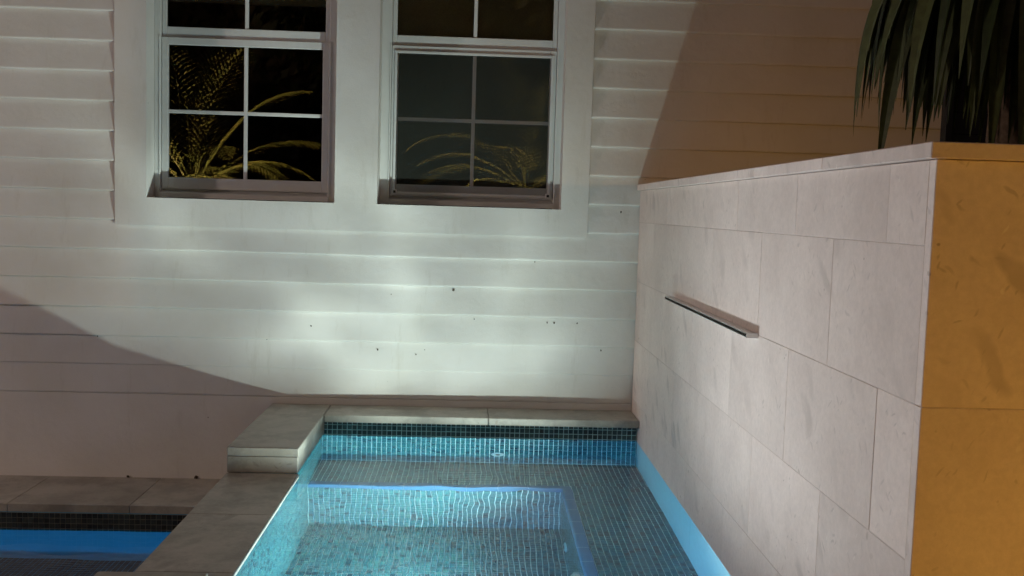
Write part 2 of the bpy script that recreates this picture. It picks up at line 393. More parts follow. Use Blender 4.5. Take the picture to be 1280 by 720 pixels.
def window(oc, ox, screen):
    DY = 0.035
    wdw = empty('window', (ox, 0.05, OZ0), house)
    a, b = oc-0.5095, oc+0.5095
    s0, s1 = ox-0.4635, ox+0.4635                 # sash outer
    bm = bmesh.new()                            # outer frame with head and sill
    for d in ((a, s0, .098, .175, OZ0, OZ1), (s1, b, .098, .175, OZ0, OZ1), (s0, s1, .098, .175, OZ1-.045, OZ1)): bx(bm, *d, 0.003)
    ob('frame', bm, 'vinyl', wdw)
    bm = bmesh.new(); vs_ = [(s0-.003, .085, OZ0+.004), (s1+.003, .085, OZ0+.004), (s1+.003, .176, OZ0+.004), (s0-.003, .176, OZ0+.004), (s0-.003, .085, OZ0+.030), (s1+.003, .085, OZ0+.030), (s1+.003, .176, OZ0+.055), (s0-.003, .176, OZ0+.055)]
    vv = [bm.verts.new(v) for v in vs_]
    for f in ((0, 3, 2, 1), (4, 5, 6, 7), (0, 1, 5, 4), (1, 2, 6, 5), (2, 3, 7, 6), (3, 0, 4, 7)): bm.faces.new([vv[i] for i in f])
    ob('sill', bm, 'vinyl', wdw)
    box('sill_light_stop', (a+.001, b-.001, .140, .152, OZ0+.02, OZ0+.085), 'vinyl', wdw)  # added strip, stops light leaking under the sash
    def sash(z0, z1, y0, y1, st, bot, top, nm):
        bm = bmesh.new()
        for d in ((s0+.002, s0+st, y0, y1, z0, z1), (s1-st, s1-.002, y0, y1, z0, z1), (s0+st, s1-st, y0, y1, z0, z0+bot), (s0+st, s1-st, y0, y1, z1-top, z1)): bx(bm, *d, 0.0025)
        ob(nm, bm, 'vinyl', wdw)
        g0, g1, h0, h1 = s0+st, s1-st, z0+bot, z1-top
        cx, cz, yg = (g0+g1)/2, (h0+h1)/2, (y0+y1)/2
        box('muntin', (cx-.010, cx+.010, yg-.008, yg+.008, h0, h1), 'vinyl', wdw, 0.002)
        for q in ((g0, cx-.010), (cx+.010, g1)): box('muntin', (q[0], q[1], yg-.007, yg+.007, cz-.010, cz+.010), 'vinyl', wdw, 0.002)
        for q in ((g0, cx), (cx, g1)):
            for h in ((h0, cz), (cz, h1)):
                tx, tz = random.uniform(-.0012, .0012), random.uniform(-.0012, .0012)
                b_ = bmesh.new(); x0, x1, z0_, z1_ = q[0]+.001, q[1]-.001, h[0]+.001, h[1]-.001
                b_.faces.new([b_.verts.new(v) for v in ((x0, yg+tx, z0_), (x1, yg-tx, z0_+0), (x1, yg-tx, z1_), (x0, yg+tx, z1_))])
                ob('pane', b_, 'glass', wdw)
    sash(OZ0+.054, 2.455, 0.110, 0.138, 0.038, 0.063, 0.040, 'lower_sash')
    sash(2.456, OZ1-.046, 0.124, 0.150, 0.026, 0.058, 0.035, 'upper_sash')
    # slim track bead on each side of the lower sash
    for x in (s0-.008, s1+.002): box('track', (x, x+.006, .092, .0975, OZ0+.04, 2.46), 'vinyl', wdw, 0.001)
    if screen:
        x0, x1, z0, z1 = s0+.018, s1-.018, OZ0+.062, 2.425
        bm = bmesh.new()
        for d in ((x0, x0+.014, .099, .107, z0, z1), (x1-.014, x1, .099, .107, z0, z1), (x0+.014, x1-.014, .099, .107, z0, z0+.014), (x0+.014, x1-.014, .099, .107, z1-.014, z1)): bx(bm, *d, .0015)
        ob('screen_frame', bm, 'vinyl', wdw)
        bm = bmesh.new(); bm.faces.new([bm.verts.new(v) for v in ((x0+.01, .103, z0+.01), (x1-.01, .103, z0+.01), (x1-.01, .103, z1-.01), (x0+.01, .103, z1-.01))])
        ob('insect_screen', bm, 'mesh', wdw)
        for x in (x0-.002, x1-.026):
            bm = bmesh.new(); bx(bm, x, x+.028, .092, .0985, z0-.002, z0+.026, .003); ob('corner_clip', bm, 'vinyl', wdw)
            box('clip_hole', (x+.007, x+.021, .0905, .0918, z0+.005, z0+.019), 'clip', wdw)
window(-1.2755, -1.2865, False); window(-0.024, -0.0145, True)
bm = bmesh.new()
for d in ((-3, 1.6, 3.2, 3.25, 0.9, 3.4), (-3, -2.95, .25, 3.2, .9, 3.4), (1.55, 1.6, .25, 3.2, .9, 3.4), (-2.95, 1.55, .25, 3.2, .9, .95), (-2.95, 1.55, .25, 3.2, 3.35, 3.4)): bx(bm, *d)
ob('interior_room', bm, 'dark', house)
for (ox, z, mt, lb) in ((-1.2755, 2.675, 'shade', 'olive roller shade just showing at the top of the left window'), (-0.024, 2.44, 'shade_dk', 'brown roller shade filling the upper panes of the right window')):
    e = empty('roller_shade', (ox, .20, z)); tag(e, lb, 'roller shade', 'roller shades inside the windows')
    box('cloth', (ox-.48, ox+.48, .198, .200, z, 3.15), mt, e); box('bottom_bar', (ox-.48, ox+.48, .193, .205, z-.012, z), mt, e, .003)
    b = bmesh.new(); tube(b, [(ox-.49, .215, 3.16), (ox+.49, .215, 3.16)], .02, 12); ob('roller', b, mt, e, True)

# ================================================================== STONE PLANTER WALL
TOPZ = 1.683
wall = empty('stone_planter_wall', (1.6, -1.75, 0))
tag(wall, 'tall limestone clad planter wall beside the spa, long face of big slabs', 'planter wall')
box('core', (0.958, 3.4, -3.464, -0.02, -0.9, 1.64), 'joint', wall)
courses = [(1.508, 1.683, 0), (1.178, 1.508, 1), (0.846, 1.178, 0), (0.512, 0.846, 1), (0.306, 0.512, 0)]
G = 0.0008
for (z0, z1, od) in courses:
    js = [-3.470] + sorted([(-3.282 if od == 0 else -2.965) + 0.621*k for k in range(-1, 7) if -3.42 < (-3.282 if od == 0 else -2.965)+0.621*k < -0.06]) + [-0.018]
    for a, b in zip(js, js[1:]):
        dx = random.uniform(-.0006, .0006)
        box('stone_slab', (SX1+dx, 0.956, a+G, b-G, z0+G, z1-G), 'stone', wall, 0.0012)
for (z0, z1) in ((1.178, 1.683), (0.66, 1.178), (0.14, 0.66), (-0.03, 0.14)):
    xs = [SX1-.001, 1.55, 2.17, 2.79, 3.4]
    for a, b in zip(xs, xs[1:]): box('end_slab', (a+G*0 if a < 1 else a+G, b-G, -3.500, -3.471, z0+G, z1-G), 'stone', wall, 0.0015)
ys = [-3.512, -2.90, -2.28, -1.66, -1.04, -0.42, -0.019]
for a, b in zip(ys, ys[1:]):
    box('cap_slab', (0.909, 1.22, a+G, b-G, TOPZ+.001, 1.717), 'stone', wall, 0.002)
xs = [1.2215, 1.83, 2.45, 3.05, 3.41]
for a, b in zip(xs, xs[1:]): box('cap_slab', (a, b-2*G, -3.512, -3.21, TOPZ+.001, 1.717), 'stone', wall, 0.002)
for a, b in ((-3.47, -2.75), (-2.75, -1.55), (-1.55, -0.23)): box('underwater_stone', (SX1-.0005, 0.956, a+.0008, b-.0008, ZBENCH, 0.3052), 'cyan_stone', wall, .001)  # submerged stone, coloured as if lit cyan through the water
# stainless water blade let into the face
box('joint_bed', (SX1+.0014, 0.9568, -3.4695, -0.019, -0.17, 1.6825), 'joint', wall)
box('joint_bed', (SX1+.004, 3.399, -3.4985, -3.4655, -0.03, 1.6825), 'joint', wall)
scp = empty('water_blade', (0.91, -1.65, 1.175), wall)
y0, y1 = -2.36, -1.03
box('lip', (0.888, 0.9262, y0+.004, y1, 1.168, 1.1705), 'steel', scp, 0.0006)
box('upper_lip', (0.888, 0.9262, y0+.004, y1, 1.180, 1.1825), 'steel', scp, 0.0006)
box('end_plate', (0.887, 0.9262, y0, y0+.0035, 1.1675, 1.183), 'steel', scp, 0.0006)
box('end_plate', (0.887, 0.9262, y1+.0005, y1+.004, 1.1675, 1.183), 'steel', scp, 0.0006)
box('throat', (0.915, 0.9262, y0+.004, y1, 1.1706, 1.1799), 'clip', scp)

# ================================================================== SPA
spa = empty('spa', (0, -1.75, 0))
tag(spa, 'raised tiled spa with pale stone coping, bench and lit blue water', 'spa')
bm = bmesh.new()      # basin shell, 2 mm behind the tile faces it carries
S = 0.004
for d in ((SX0-.25, SX0-S, SY0-.2, SY1+.2, -0.95, 0.276), (SX0-S, SX1-.003, SY1+S, SY1+.2, -0.95, 0.396), (SX0-S, SX1-.003, SY0-.2, SY0-S, -0.95, 0.396),
          (SX0-S, SX1-.003, SY0-S, SY1+S, -0.95, ZFLOOR-S), (BX+S, SX1-.003, SY0-S, BY+S-.0005, ZFLOOR-S+.0005, ZBENCH-S), (SX0-S, SX1-.003, BY+S, SY1+S, ZFLOOR-S+.0005, ZBENCH-S)):
    bx(bm, *d)
for d in ((SX0-.25, SX0-S, -1.012, SY1+.2, 0.2765, 0.396), (SX0-.25, SX0-S, SY0-.2, -2.552, 0.2765, 0.396)): bx(bm, *d)
ob('basin_shell', bm, 'grout', spa)

TP, TS = 0.0267, 0.0236
def tile_grid(o, u, v, n, nu, nv, skip=None, near=None):
    """verts/faces for nu x nv tiles on a plane; u,v,n unit axes; returns also boxes for the nearest ones"""
    V, Fc = [], []; solo = []
    o, u, v, n = map(Vector, (o, u, v, n))
    for i in range(nu):
        for j in range(nv):
            c = o + u*((i+.5)*TP + random.uniform(-.0005, .0005)) + v*((j+.5)*TP + random.uniform(-.0005, .0005))
            if skip and skip(c): continue
            if near and near(c): solo.append((c, u, v, n)); continue
            h = TS/2 + random.uniform(-.0005, .0003); tu, tv = random.uniform(-.00035, .00035), random.uniform(-.00035, .00035)
            b = len(V)
            for s, t in ((-1, -1), (1, -1), (1, 1), (-1, 1)): V.append(c+u*s*h+v*t*h-n*.004)
            for s, t in ((-1, -1), (1, -1), (1, 1), (-1, 1)): V.append(c+u*s*(h-.0008)+v*t*(h-.0008)+n*(s*tu+t*tv))
            for f in ((4, 5, 6, 7), (0, 1, 5, 4), (1, 2, 6, 5), (2, 3, 7, 6), (3, 0, 4, 7)): Fc.append(tuple(b+q for q in f))
    return V, Fc, solo
fields = {}
def field(o, u, v, n, nu, nv, mt, parent, skip=None, near=None, bucket='tile'):
    V, Fc, solo = tile_grid(o, u, v, n, nu, nv, skip, near)
    key = (bucket, mt, parent.name)
    if key not in fields: fields[key] = ([], [], parent)
    b = len(fields[key][0]); fields[key][0].extend(V); fields[key][1].extend(tuple(q+b for q in f) for f in Fc)
    return solo
X, Y_, Z_ = (1, 0, 0), (0, 1, 0), (0, 0, 1); nX, nY = (-1, 0, 0), (0, -1, 0)
T = 0.055                                              # width of the bench edge trim
nW = math.ceil((SX1-SX0)/TP)
field((SX0, SY1, 0.397-23*TP+.001), X, Z_, nY, nW, 23, 'tile', spa, skip=lambda c: c.z > 0.397-3.02*TP or c.z < ZBENCH+.008)
solo_band = field((SX0, SY1, 0.397-3*TP+.001), X, Z_, nY, nW, 3, 'wtile', spa, bucket='dark_tile')
field((SX0, BY+T, ZBENCH), X, Y_, Z_, nW, math.ceil((SY1-BY-T)/TP), 'tile', spa)                                # back bench
nB = math.ceil((SX1-BX-T)/TP)
near_set = lambda c: -1.995 < c.y < -1.995+TP*19.0
solo = field((BX+T, BY+T-115*TP, ZBENCH), X, Y_, Z_, nB, 115, 'tile', spa, skip=lambda c: c.y < SY0+.01, near=near_set)   # side bench
field((SX0, BY, ZBENCH-.05-20*TP), X, Z_, nY, math.ceil((BX-SX0)/TP), 20, 'tile', spa)                         # riser of back bench
field((BX, SY0, ZBENCH-.05-20*TP), Y_, Z_, nX, int((BY-SY0)/TP), 20, 'tile', spa)                        # riser of side bench
field((SX0, BY-int((BY-SY0)/TP)*TP, ZFLOOR), X, Y_, Z_, math.ceil((BX-SX0)/TP), int((BY-SY0)/TP), 'tile', spa)  # floor
field((SX0, SY0, 0.397-43*TP+.001), Y_, Z_, X, math.ceil((SY1-SY0)/TP), 43, 'tile', spa,
      skip=lambda c: c.z > 0.397-3.02*TP or (c.y > BY-.012 and c.z < ZBENCH+.01))
field((SX0, SY0, 0.397-3*TP+.001), Y_, Z_, X, math.ceil((SY1-SY0)/TP), 3, 'wtile', spa, bucket='dark_tile', skip=lambda c: c.z > .31 and -2.55 < c.y < -1.0)
field((SX0, SY0, 0.397-43*TP+.001), X, Z_, Y_, nW, 40, 'tile', spa, skip=lambda c: c.x > BX and c.z < ZBENCH+.01)   # near wall
# bench edge trim: rounded blue pieces
def trim_piece(name, a, b, along, parent):
    r = 0.014; pr = [(T, 0.0), (r, 0.0)] + [(r-r*math.sin(t), -r+r*math.cos(t)) for t in [math.pi/2*k/5 for k in range(1, 6)]] + [(0, -.049)]
    V, Fc = [], []
    for s in (a, b):
        for (d, z) in pr:
            V.append((s, BY+d-.0015, ZBENCH+z+.0015) if along == 'x' else (BX+d-.0015, s, ZBENCH+z+.0015))
    q = len(pr)
    for k in range(q-1): Fc.append((k, k+1, q+k+1, q+k) if along == 'y' else (k, q+k, q+k+1, k+1))
    o = ob('edge_trim', (V, [], Fc), 'trim', parent, True); return o
xs = [SX0+i*(BX+.0-SX0)/8 for i in range(9)]
for a, b in zip(xs, xs[1:]): trim_piece('t', a+.0006, b-.0006, 'x', spa)
n_ = 17; ysr = [SY0+i*(BY-SY0)/n_ for i in range(n_+1)]
for a, b in zip(ysr, ysr[1:]): trim_piece('t', a+.0006, b-.0006, 'y', spa)
box('edge_trim', (BX-.0015, BX+T-.0015, BY-.0015, BY+T-.0015, ZBENCH-.049, ZBENCH+.0012), 'trim', spa, .006, 2)

# the nearest bench tiles as pieces of their own, sharing one mesh
solo = sorted(solo, key=lambda s: s[0].y)[:300]
bmt = bmesh.new(); bx(bmt, -TS/2, TS/2, -TS/2, TS/2, -.004, 0.0, .0006)
me = bpy.data.meshes.new('tile'); bmt.to_mesh(me); bmt.free(); me.materials.append(M['tile'])
for (c, u, v, n) in solo:
    o = bpy.data.objects.new('tile', me); C.objects.link(o); o.parent = spa; o.location = c - base(spa)
    o.rotation_euler = (random.uniform(-.02, .02), random.uniform(-.02, .02), random.uniform(-.02, .02))

# coping slabs ---------------------------------------------------------
CZ0, CZ1 = 0.398, 0.440
xs = [-0.768, 0.11, SX1-.0015]
for a, b in zip(xs, xs[1:]): box('coping_slab', (a+.0008, b-.0008, -0.290, -0.0185, CZ0, CZ1), 'coping', spa, 0.006, 3)
box('coping_slab', (-1.098, -0.7695, -1.022, -0.0185, CZ0, CZ1), 'coping', spa, 0.006, 3)
box('coping_riser', (-1.096, -0.774, -1.020, -0.03, 0.3215, CZ0-.0007), 'coping', spa, 0.002)
for a, b in ((-1.62, -1.0215), (-2.235, -1.6215), (-2.548, -2.2365)):
    box('spillway_slab', (-1.096, -0.768, a, b-.0008, 0.279, 0.3208), 'coping', spa, 0.0025, 2)
box('coping_slab', (-1.098, -0.7695, -3.555, -2.545, CZ0, CZ1), 'coping', spa, 0.006, 3)
box('coping_riser', (-1.096, -0.774, -3.55, -2.547, 0.3215, CZ0-.0007), 'coping', spa, 0.002)
for a, b in ((-0.768, 0.08), (0.082, SX1-.002)): box('coping_slab', (a, b, -3.555, -3.262, CZ0, CZ1), 'coping', spa, 0.006, 3)
box('front_face', (-1.09, SX1-.003, -3.545, -3.487, -0.3, 0.397), 'coping', spa)
box('spill_face', (-1.09, SX0-.252, -3.48, -0.025, -0.95, 0.278), 'coping', spa)
box('spill_face', (-1.09, SX0-.252, -1.012, -0.026, 0.2785, 0.3205), 'coping', spa)

# wall fittings and the lamps below the surface
def disc_fit(name, c, axis, r, parent, mt='fitting'):
    b = bmesh.new(); c = Vector(c); ax = Vector(axis)
    tube(b, [c, c+ax*.004, c+ax*.010], [r, r, r*.72], 20); o = ob(name, b, mt, parent, False)
    b = bmesh.new(); tube(b, [c+ax*.0102, c+ax*.013], [r*.36, r*.30], 14); ob('nozzle', b, 'clip', o)
    return o
def lens(parent, c, axis, col):
    b = bmesh.new(); c = Vector(c); ax = Vector(axis)
    tube(b, [c+ax*.001, c+ax*.02, c+ax*.032], [.085, .083, .066], 28); o = ob('light_housing', b, 'steel', parent)
    b = bmesh.new(); tube(b, [c+ax*.0325, c+ax*.04], [.060, .045], 28); ob('lens', b, 'white', o)
disc_fit('return_jet', (0.167, SY1+.001, -0.008), (0, -1, 0), .036, spa)
disc_fit('drain_fitting', (BX+.001, -0.985, -0.625), (-1, 0, 0), .042, spa)
disc_fit('return_jet', (SX0-.001, -1.9, -0.35), (1, 0, 0), .036, spa)
LSP = (0.37, -1.58, -0.41)
lens(spa, (BX, LSP[1], LSP[2]), (-1, 0, 0), COL_SPA)
lamp('spa_lamp', 'SPOT', LSP, P_SPA, COL_SPA, spa, 0.024, target=(LSP[0]-.95, LSP[1]+.25, LSP[2]+.60), angle=156, blend=1.0, caustic=True)
LS3 = (SX0+.07, -2.2, -0.09)
lens(spa, (SX0, LS3[1], LS3[2]), (1, 0, 0), COL_SPA3)
lamp('spa_lamp', 'SPOT', LS3, P_SPA3, COL_SPA3, spa, 0.13, target=(LS3[0]+.95, LS3[1]-.28, LS3[2]+.80), angle=88, blend=1.0, caustic=True)
LS2 = (0.05, SY0+.07, -0.02)
lens(spa, (LS2[0], SY0, LS2[2]), (0, 1, 0), COL_SPA2)
lamp('spa_lamp', 'SPOT', LS2, P_SPA2, COL_SPA2, spa, 0.05, target=(LS2[0]-.02, LS2[1]+1.0, LS2[2]-.22), angle=115, blend=1.0)

def water(name, x0, x1, y0, y1, z, step, amp, seed, env=lambda x, y: 1.0):
    rnd = random.Random(seed); wv = []
    for k in range(16):
        lam = rnd.choice((.09, .15, .22, .32, .45, .6)); th = rnd.uniform(0, math.pi*2)
        wv.append((math.cos(th)*2*math.pi/lam, math.sin(th)*2*math.pi/lam, rnd.uniform(0, 6.28), amp*lam*rnd.uniform(.5, 1.2)*(1.5 if lam > .3 else .7 if lam < .12 else 1.5)))
    nx, ny = int((x1-x0)/step), int((y1-y0)/step); V, Fc = [], []
    for j in range(ny+1):
        y = y0+(y1-y0)*j/ny
        for i in range(nx+1):
            x = x0+(x1-x0)*i/nx
            V.append((x, y, z+env(x, y)*sum(a*math.sin(kx*x+ky*y+p) for kx, ky, p, a in wv)))
    for j in range(ny):
        for i in range(nx): a = j*(nx+1)+i; Fc.append((a, a+1, a+nx+2, a+nx+1))
    o = ob(name, (V, [], Fc), 'water', None, True); return tag(o, kind='structure')
GA = 1.9
sw = water('spa_water', -1.09, SX1+.02, SY0-.18, -0.03, ZW, .015, .00065, 3, lambda x, y: .18+.45/(1+math.exp((y+1.0)*9))/(1+math.exp((x-.22)*12)) + GA*math.exp(-((x-.10)**2+(y+1.18)**2)/.07))
sw.cycles.is_caustics_caster = True

# ================================================================== POOL
pool = empty('swimming_pool', (-3.6, -3.2, 0))
tag(pool, 'dark swimming pool with blue water below the spa, stone edge along the house', 'pool')
PX0, PX1, PY0, PY1 = -6.6, -1.092, -6.6, -0.53
bm = bmesh.new()
for d in ((PX0-.3, PX1, PY1+S, -0.02, -1.8, -0.043), (PX0-.3, PX1, PY0-.3, PY0, -1.8, -0.043), (PX0-.3, PX0, PY0, PY1+S, -1.8, -0.043), (PX0, PX1, PY0, PY1+S, -1.8, -1.5), (PX0, PX1, PY1-1.3, PY1+S-.0005, -1.5, ZLEDGE-S)):
    bx(bm, *d)
ob('basin', bm, 'plaster', pool)
xs = [-1.0985-.61*k for k in range(10)]
for b, a in zip(xs, xs[1:]): box('coping_slab', (a+.0008, b-.0008, -0.520, -0.0105, -0.042, 0.0), 'coping', pool, .003, 2)
for k in range(9): box('coping_slab', (PX1+.002-.61*(k+1), PX1-.61*k, PY0-.32, PY0+.01, -0.042, 0.0), 'coping', pool, .003, 2)
nP = int((PX1-PX0)/TP)
box('grout_bed', (PX0, PX1-.001, PY1+.0015, PY1+S-.0003, ZPOOL-.018, -0.0425), 'dgrout', pool)
poolsolo = field((PX1-nP*TP, PY1, -0.0425-4*TP), X, Z_, nY, nP, 4, 'dtile', pool, bucket='dark_tile', near=lambda c: c.x > PX1-75*TP)
field((PX1-nP*TP, PY1-1.0, ZLEDGE), X, Y_, Z_, nP, int(1.0/TP)-1, 'dtile', pool, bucket='dark_tile')
bmt = bmesh.new(); bx(bmt, -TS/2, TS/2, -.004, 0, -TS/2, TS/2, .0006)
me = bpy.data.meshes.new('tile'); bmt.to_mesh(me); bmt.free(); me.materials.append(M['dtile'])
for (c, u, v, n) in sorted(poolsolo, key=lambda s: -s[0].x)[:300]:
    o = bpy.data.objects.new('tile', me); C.objects.link(o); o.parent = pool; o.location = c - base(pool) + Vector((0, .004-.0005, 0))
    o.rotation_euler = (random.uniform(-.02, .02), random.uniform(-.02, .02), random.uniform(-.02, .02))
lens(pool, (-2.6, PY0, -0.75), (0, 1, 0), COL_POOL)
lamp('pool_lamp', 'SPOT', (-2.6, PY0+.07, -0.75), P_POOL*3.5, COL_POOL, pool, .08, target=(-2.3, PY1, -.9), angle=70, blend=.8)
water('pool_water', PX0+.001, PX1-.002, PY0+.001, PY1-.001, ZPOOL, .05, .0006, 11)
for (bk, mt, pn), (V, Fc, par) in fields.items():
    o = ob('mosaic', (V, [], Fc), mt, par); o['kind'] = 'stuff'

# ================================================================== PLANTS
def strip(bm, pts, ws, nrm, fold=0.25):
    """folded leaf blade along pts, half-widths ws, nrm approx facing"""
    rows = []
    for i, p in enumerate(pts):
        t = (pts[min(i+1, len(pts)-1)] - pts[max(i-1, 0)])
        t = t.normalized() if t.length else Vector((0, 0, -1))
        s = t.cross(nrm)
        s = s.normalized() if s.length > 1e-4 else t.orthogonal().normalized()
        nn = s.cross(t)
        rows.append((bm.verts.new(p - s*ws[i] + nn*ws[i]*fold), bm.verts.new(p), bm.verts.new(p + s*ws[i] + nn*ws[i]*fold)))
    for a, b in zip(rows, rows[1:]):
        bm.faces.new((a[0], a[1], b[1], b[0])); bm.faces.new((a[1], a[2], b[2], b[1]))

def fan_leaf(parent, hub, out, size, rnd, nseg=14, droop=1.0, spread=160, narrow=1.0):
    """one fan leaf: petiole end at hub, pleated blade spreading round `out`, split tips hanging straight down"""
    bm = bmesh.new(); out = Vector(out).normalized(); side = out.cross(Vector((0, 0, 1))).normalized()
    half = math.sin(R(spread/(nseg-1))/2)*.92
    for k in range(nseg):
        a = R(-spread/2 + spread*k/(nseg-1) + rnd.uniform(-3, 3))
        L = size*(0.80+0.20*math.cos(a))*rnd.uniform(.72, 1.14)
        d = (out*math.cos(a) + side*math.sin(a)*.8 + Vector((0, 0, .15))).normalized()
        p = Vector(hub); pts = [p.copy()]; ws = []; st = 14; g = 0.0; split = rnd.uniform(.42, .6)
        drift = Vector((rnd.uniform(-.35, .35), rnd.uniform(-.35, .35), 0))
        for i in range(st):
            t = i/st; g += droop*(.06+.42*t)*rnd.uniform(.85, 1.15)
            q = (d*(1-.55*t) + drift*t + Vector((0, 0, -g))).normalized(); p = p + q*L/st; pts.append(p.copy())
        for i in range(st+1):
            t = i/st; wm = half*L*.40*narrow
            ws.append(max(.0012, half*narrow*L*t if t < .40 else wm*(1 if t < split else 1-((t-split)/(1-split))**1.3)))
        strip(bm, pts, ws, out + Vector((0, 0, .6)), .30)
    return ob('leaf', bm, 'fan', parent)
def fan_palm(loc, label, leaves, seed, crown):
    rnd = random.Random(seed); e = empty('fan_palm', loc); tag(e, label, 'palm')
    b = bmesh.new(); c = Vector(crown)
    tube(b, [Vector(loc)+ (c-Vector(loc))*t + Vector((.01*math.sin(9*t), .01*math.cos(7*t), 0)) for t in [i/10 for i in range(11)]], [.085-.02*i/10 + .006*(i % 2) for i in range(11)], 12)
    ob('trunk', b, 'trunk', e, True)
    for (az, el, pl, sz, dr) in leaves:
        d = Vector((math.cos(R(az))*math.cos(R(el)), math.sin(R(az))*math.cos(R(el)), math.sin(R(el))))
        hub = c + d*pl + Vector((0, 0, -.06*pl))
        b = bmesh.new(); tube(b, [c, c+d*pl*.5+Vector((0, 0, .02)), hub], [.012, .009, .007], 6); ob('petiole', b, 'fan', e, True)
        fan_leaf(e, hub, Vector((d.x, d.y, .05)), sz, rnd, droop=dr, nseg=9 if 235 < az < 330 else 14, narrow=(.36 if az > 275 else .5) if 235 < az < 330 else 1.0)
    for k in range(14):                     # dry fibres hanging from the crown
        a = rnd.uniform(200, 340); p = c + Vector((math.cos(R(a))*rnd.uniform(.05, .3), math.sin(R(a))*rnd.uniform(.1, .3), .05)); pts = [p.copy()]
        v = Vector((rnd.uniform(-.5, .5), rnd.uniform(-.4, .2), -.4))
        for i in range(7): v = (v.normalized() + Vector((rnd.uniform(-.12, .12), rnd.uniform(-.12, .12), -.35))).normalized(); p = p + v*rnd.uniform(.03, .07); pts.append(p.copy())
        b = bmesh.new(); tube(b, pts, [.0022]*7+[.0008], 4); ob('dry_fibre', b, 'bamboo', e)
    return e
fan_palm((1.80, -2.2, 1.60), 'dark drooping fan palm rising from the stone planter', [
    (184, 38, .06, .86, .85), (204, 34, .05, .84, 1.0), (225, 20, .12, .82, 2.0), (168, 30, .18, .78, 1.9), (243, 20, .13, 1.12, 2.0), (266, 20, .15, 1.15, 2.0),
    (292, 20, .17, 1.15, 2.0), (318, 25, .20, 1.15, 2.0), (345, 25, .22, .80, 1.9), (20, 30, .24, .76, 1.9), (60, 30, .24, .76, 1.9),
    (100, 30, .24, .76, 1.9), (138, 30, .20, .74, 1.9), (200, 60, .28, .70, 1.4), (280, 60, .28, .70, 1.4), (40, 65, .28, .70, 1.4), (252, 0, .08, .95, 2.2), (275, 0, .06, .95, 2.2), (262, 10, .1, 1.0, 1.8), (300, 0, .10, .95, 2.2), (328, 5, .12, 1.0, 2.0), (284, 12, .2, 1.05, 1.8)], 5, (1.80, -2.2, 2.42))

# planting bed soil of the planter (behind the caps)
bm = bmesh.new(); nb = 24
g = [[bm.verts.new((1.2+2.2*i/nb, -3.2+3.18*j/nb, 1.655+random.uniform(-.012, .012))) for i in range(nb+1)] for j in range(nb+1)]
for j in range(nb):
    for i in range(nb): bm.faces.new((g[j][i], g[j][i+1], g[j+1][i+1], g[j+1][i]))
ob('soil_bed', bm, 'soil', wall)

# dark screen behind the palm with a row of square openings
scn = empty('timber_screen', (2.7, -1.2, 1.65)); tag(scn, 'charcoal timber screen with small square openings behind the fan palm', 'screen')
x0, x1, z0, z1 = 2.05, 3.35, 1.66, 3.2; y0, y1 = -1.215, -1.185
h0, h1 = 2.228, 2.292
def rows(a, b, n):
    for i in range(n): box('board', (x0+.03, x1-.03, y0, y1, a+(b-a)*i/n+.0008, a+(b-a)*(i+1)/n-.0008), 'timber', scn, .002)
rows(z0, h0, 6); rows(h1, z1, 9)
op = [(2.135, 2.20), (2.24, 2.345), (2.385, 2.49), (2.53, 2.635), (2.675, 2.78), (2.82, 2.925), (2.965, 3.07), (3.11, 3.215)]
e = x0+.03
for a, b in op: box('spacer_block', (e, a, y0, y1, h0, h1), 'timber', scn, .001); e = b
box('spacer_block', (e, x1-.03, y0, y1, h0, h1), 'timber', scn, .001)
for x in (x0, x1-.03): box('post', (x, x+.0295, y0-.01, y1+.01, z0, z1), 'timber', scn, .002)

# feather palms in the garden behind the camera (seen in the window reflections)
def frond(parent, root, az, el, L, rnd, arch=1.0):
    bm = bmesh.new(); d = Vector((math.cos(R(az))*math.cos(R(el)), math.sin(R(az))*math.cos(R(el)), math.sin(R(el))))
    p = Vector(root); pts = [p.copy()]; st = 16
    for i in range(st):
        d = (d + Vector((0, 0, -.085*arch*(.4+i/st)))).normalized(); p = p+d*L/st; pts.append(p.copy())
    tube(bm, pts, [.014*(1-.85*i/st) for i in range(st+1)], 5)
    hz = Vector((math.cos(R(az)), math.sin(R(az)), 0)); sd = Vector((-hz.y, hz.x, 0))
    nl = 26
    for k in range(nl):
        t = .16+.84*k/(nl-1); f = t*st; i = min(int(f), st-1); q = pts[i].lerp(pts[i+1], f-i)
        tn = (pts[i+1]-pts[i]).normalized(); ll = L*.24*math.sin(math.pi*min(1, .12+t*.86))**.7*rnd.uniform(.85, 1.1)
        for s in (-1, 1):
            v = (sd*s*.85 + tn*(.55+.5*t) + Vector((0, 0, .28))).normalized(); a = q.copy(); pp = [a.copy()]
            for m_ in range(4):
                v = (v+Vector((0, 0, -.16))).normalized(); a = a+v*ll/4; pp.append(a.copy())
            strip(bm, pp, [.004, .015, .016, .010, .001], Vector((0, 0, 1)), .3)
    return ob('frond', bm, 'frond', parent)
def feather_palm(loc, label, h, n, L, seed):
    rnd = random.Random(seed); e = empty('feather_palm', loc); tag(e, label, 'palm', 'feather palms across the garden')
    b = bmesh.new(); tube(b, [(loc[0]+.03*math.sin(i), loc[1]+.02*math.cos(i*1.3), loc[2]+h*i/8) for i in range(9)], [.10-.03*i/8+.006*(i % 2) for i in range(9)], 10)
    ob('trunk', b, 'trunk', e, True)
    for k in range(n):
        frond(e, (loc[0], loc[1], loc[2]+h), k*360/n*1.618*1.3+rnd.uniform(-15, 15), rnd.uniform(20, 84), L*rnd.uniform(.8, 1.1), rnd, rnd.uniform(.8, 1.5))
    return e
feather_palm((-4.05, -8.2, -.06), 'feather palm reflected in the left window', 1.75, 20, 2.3, 21)
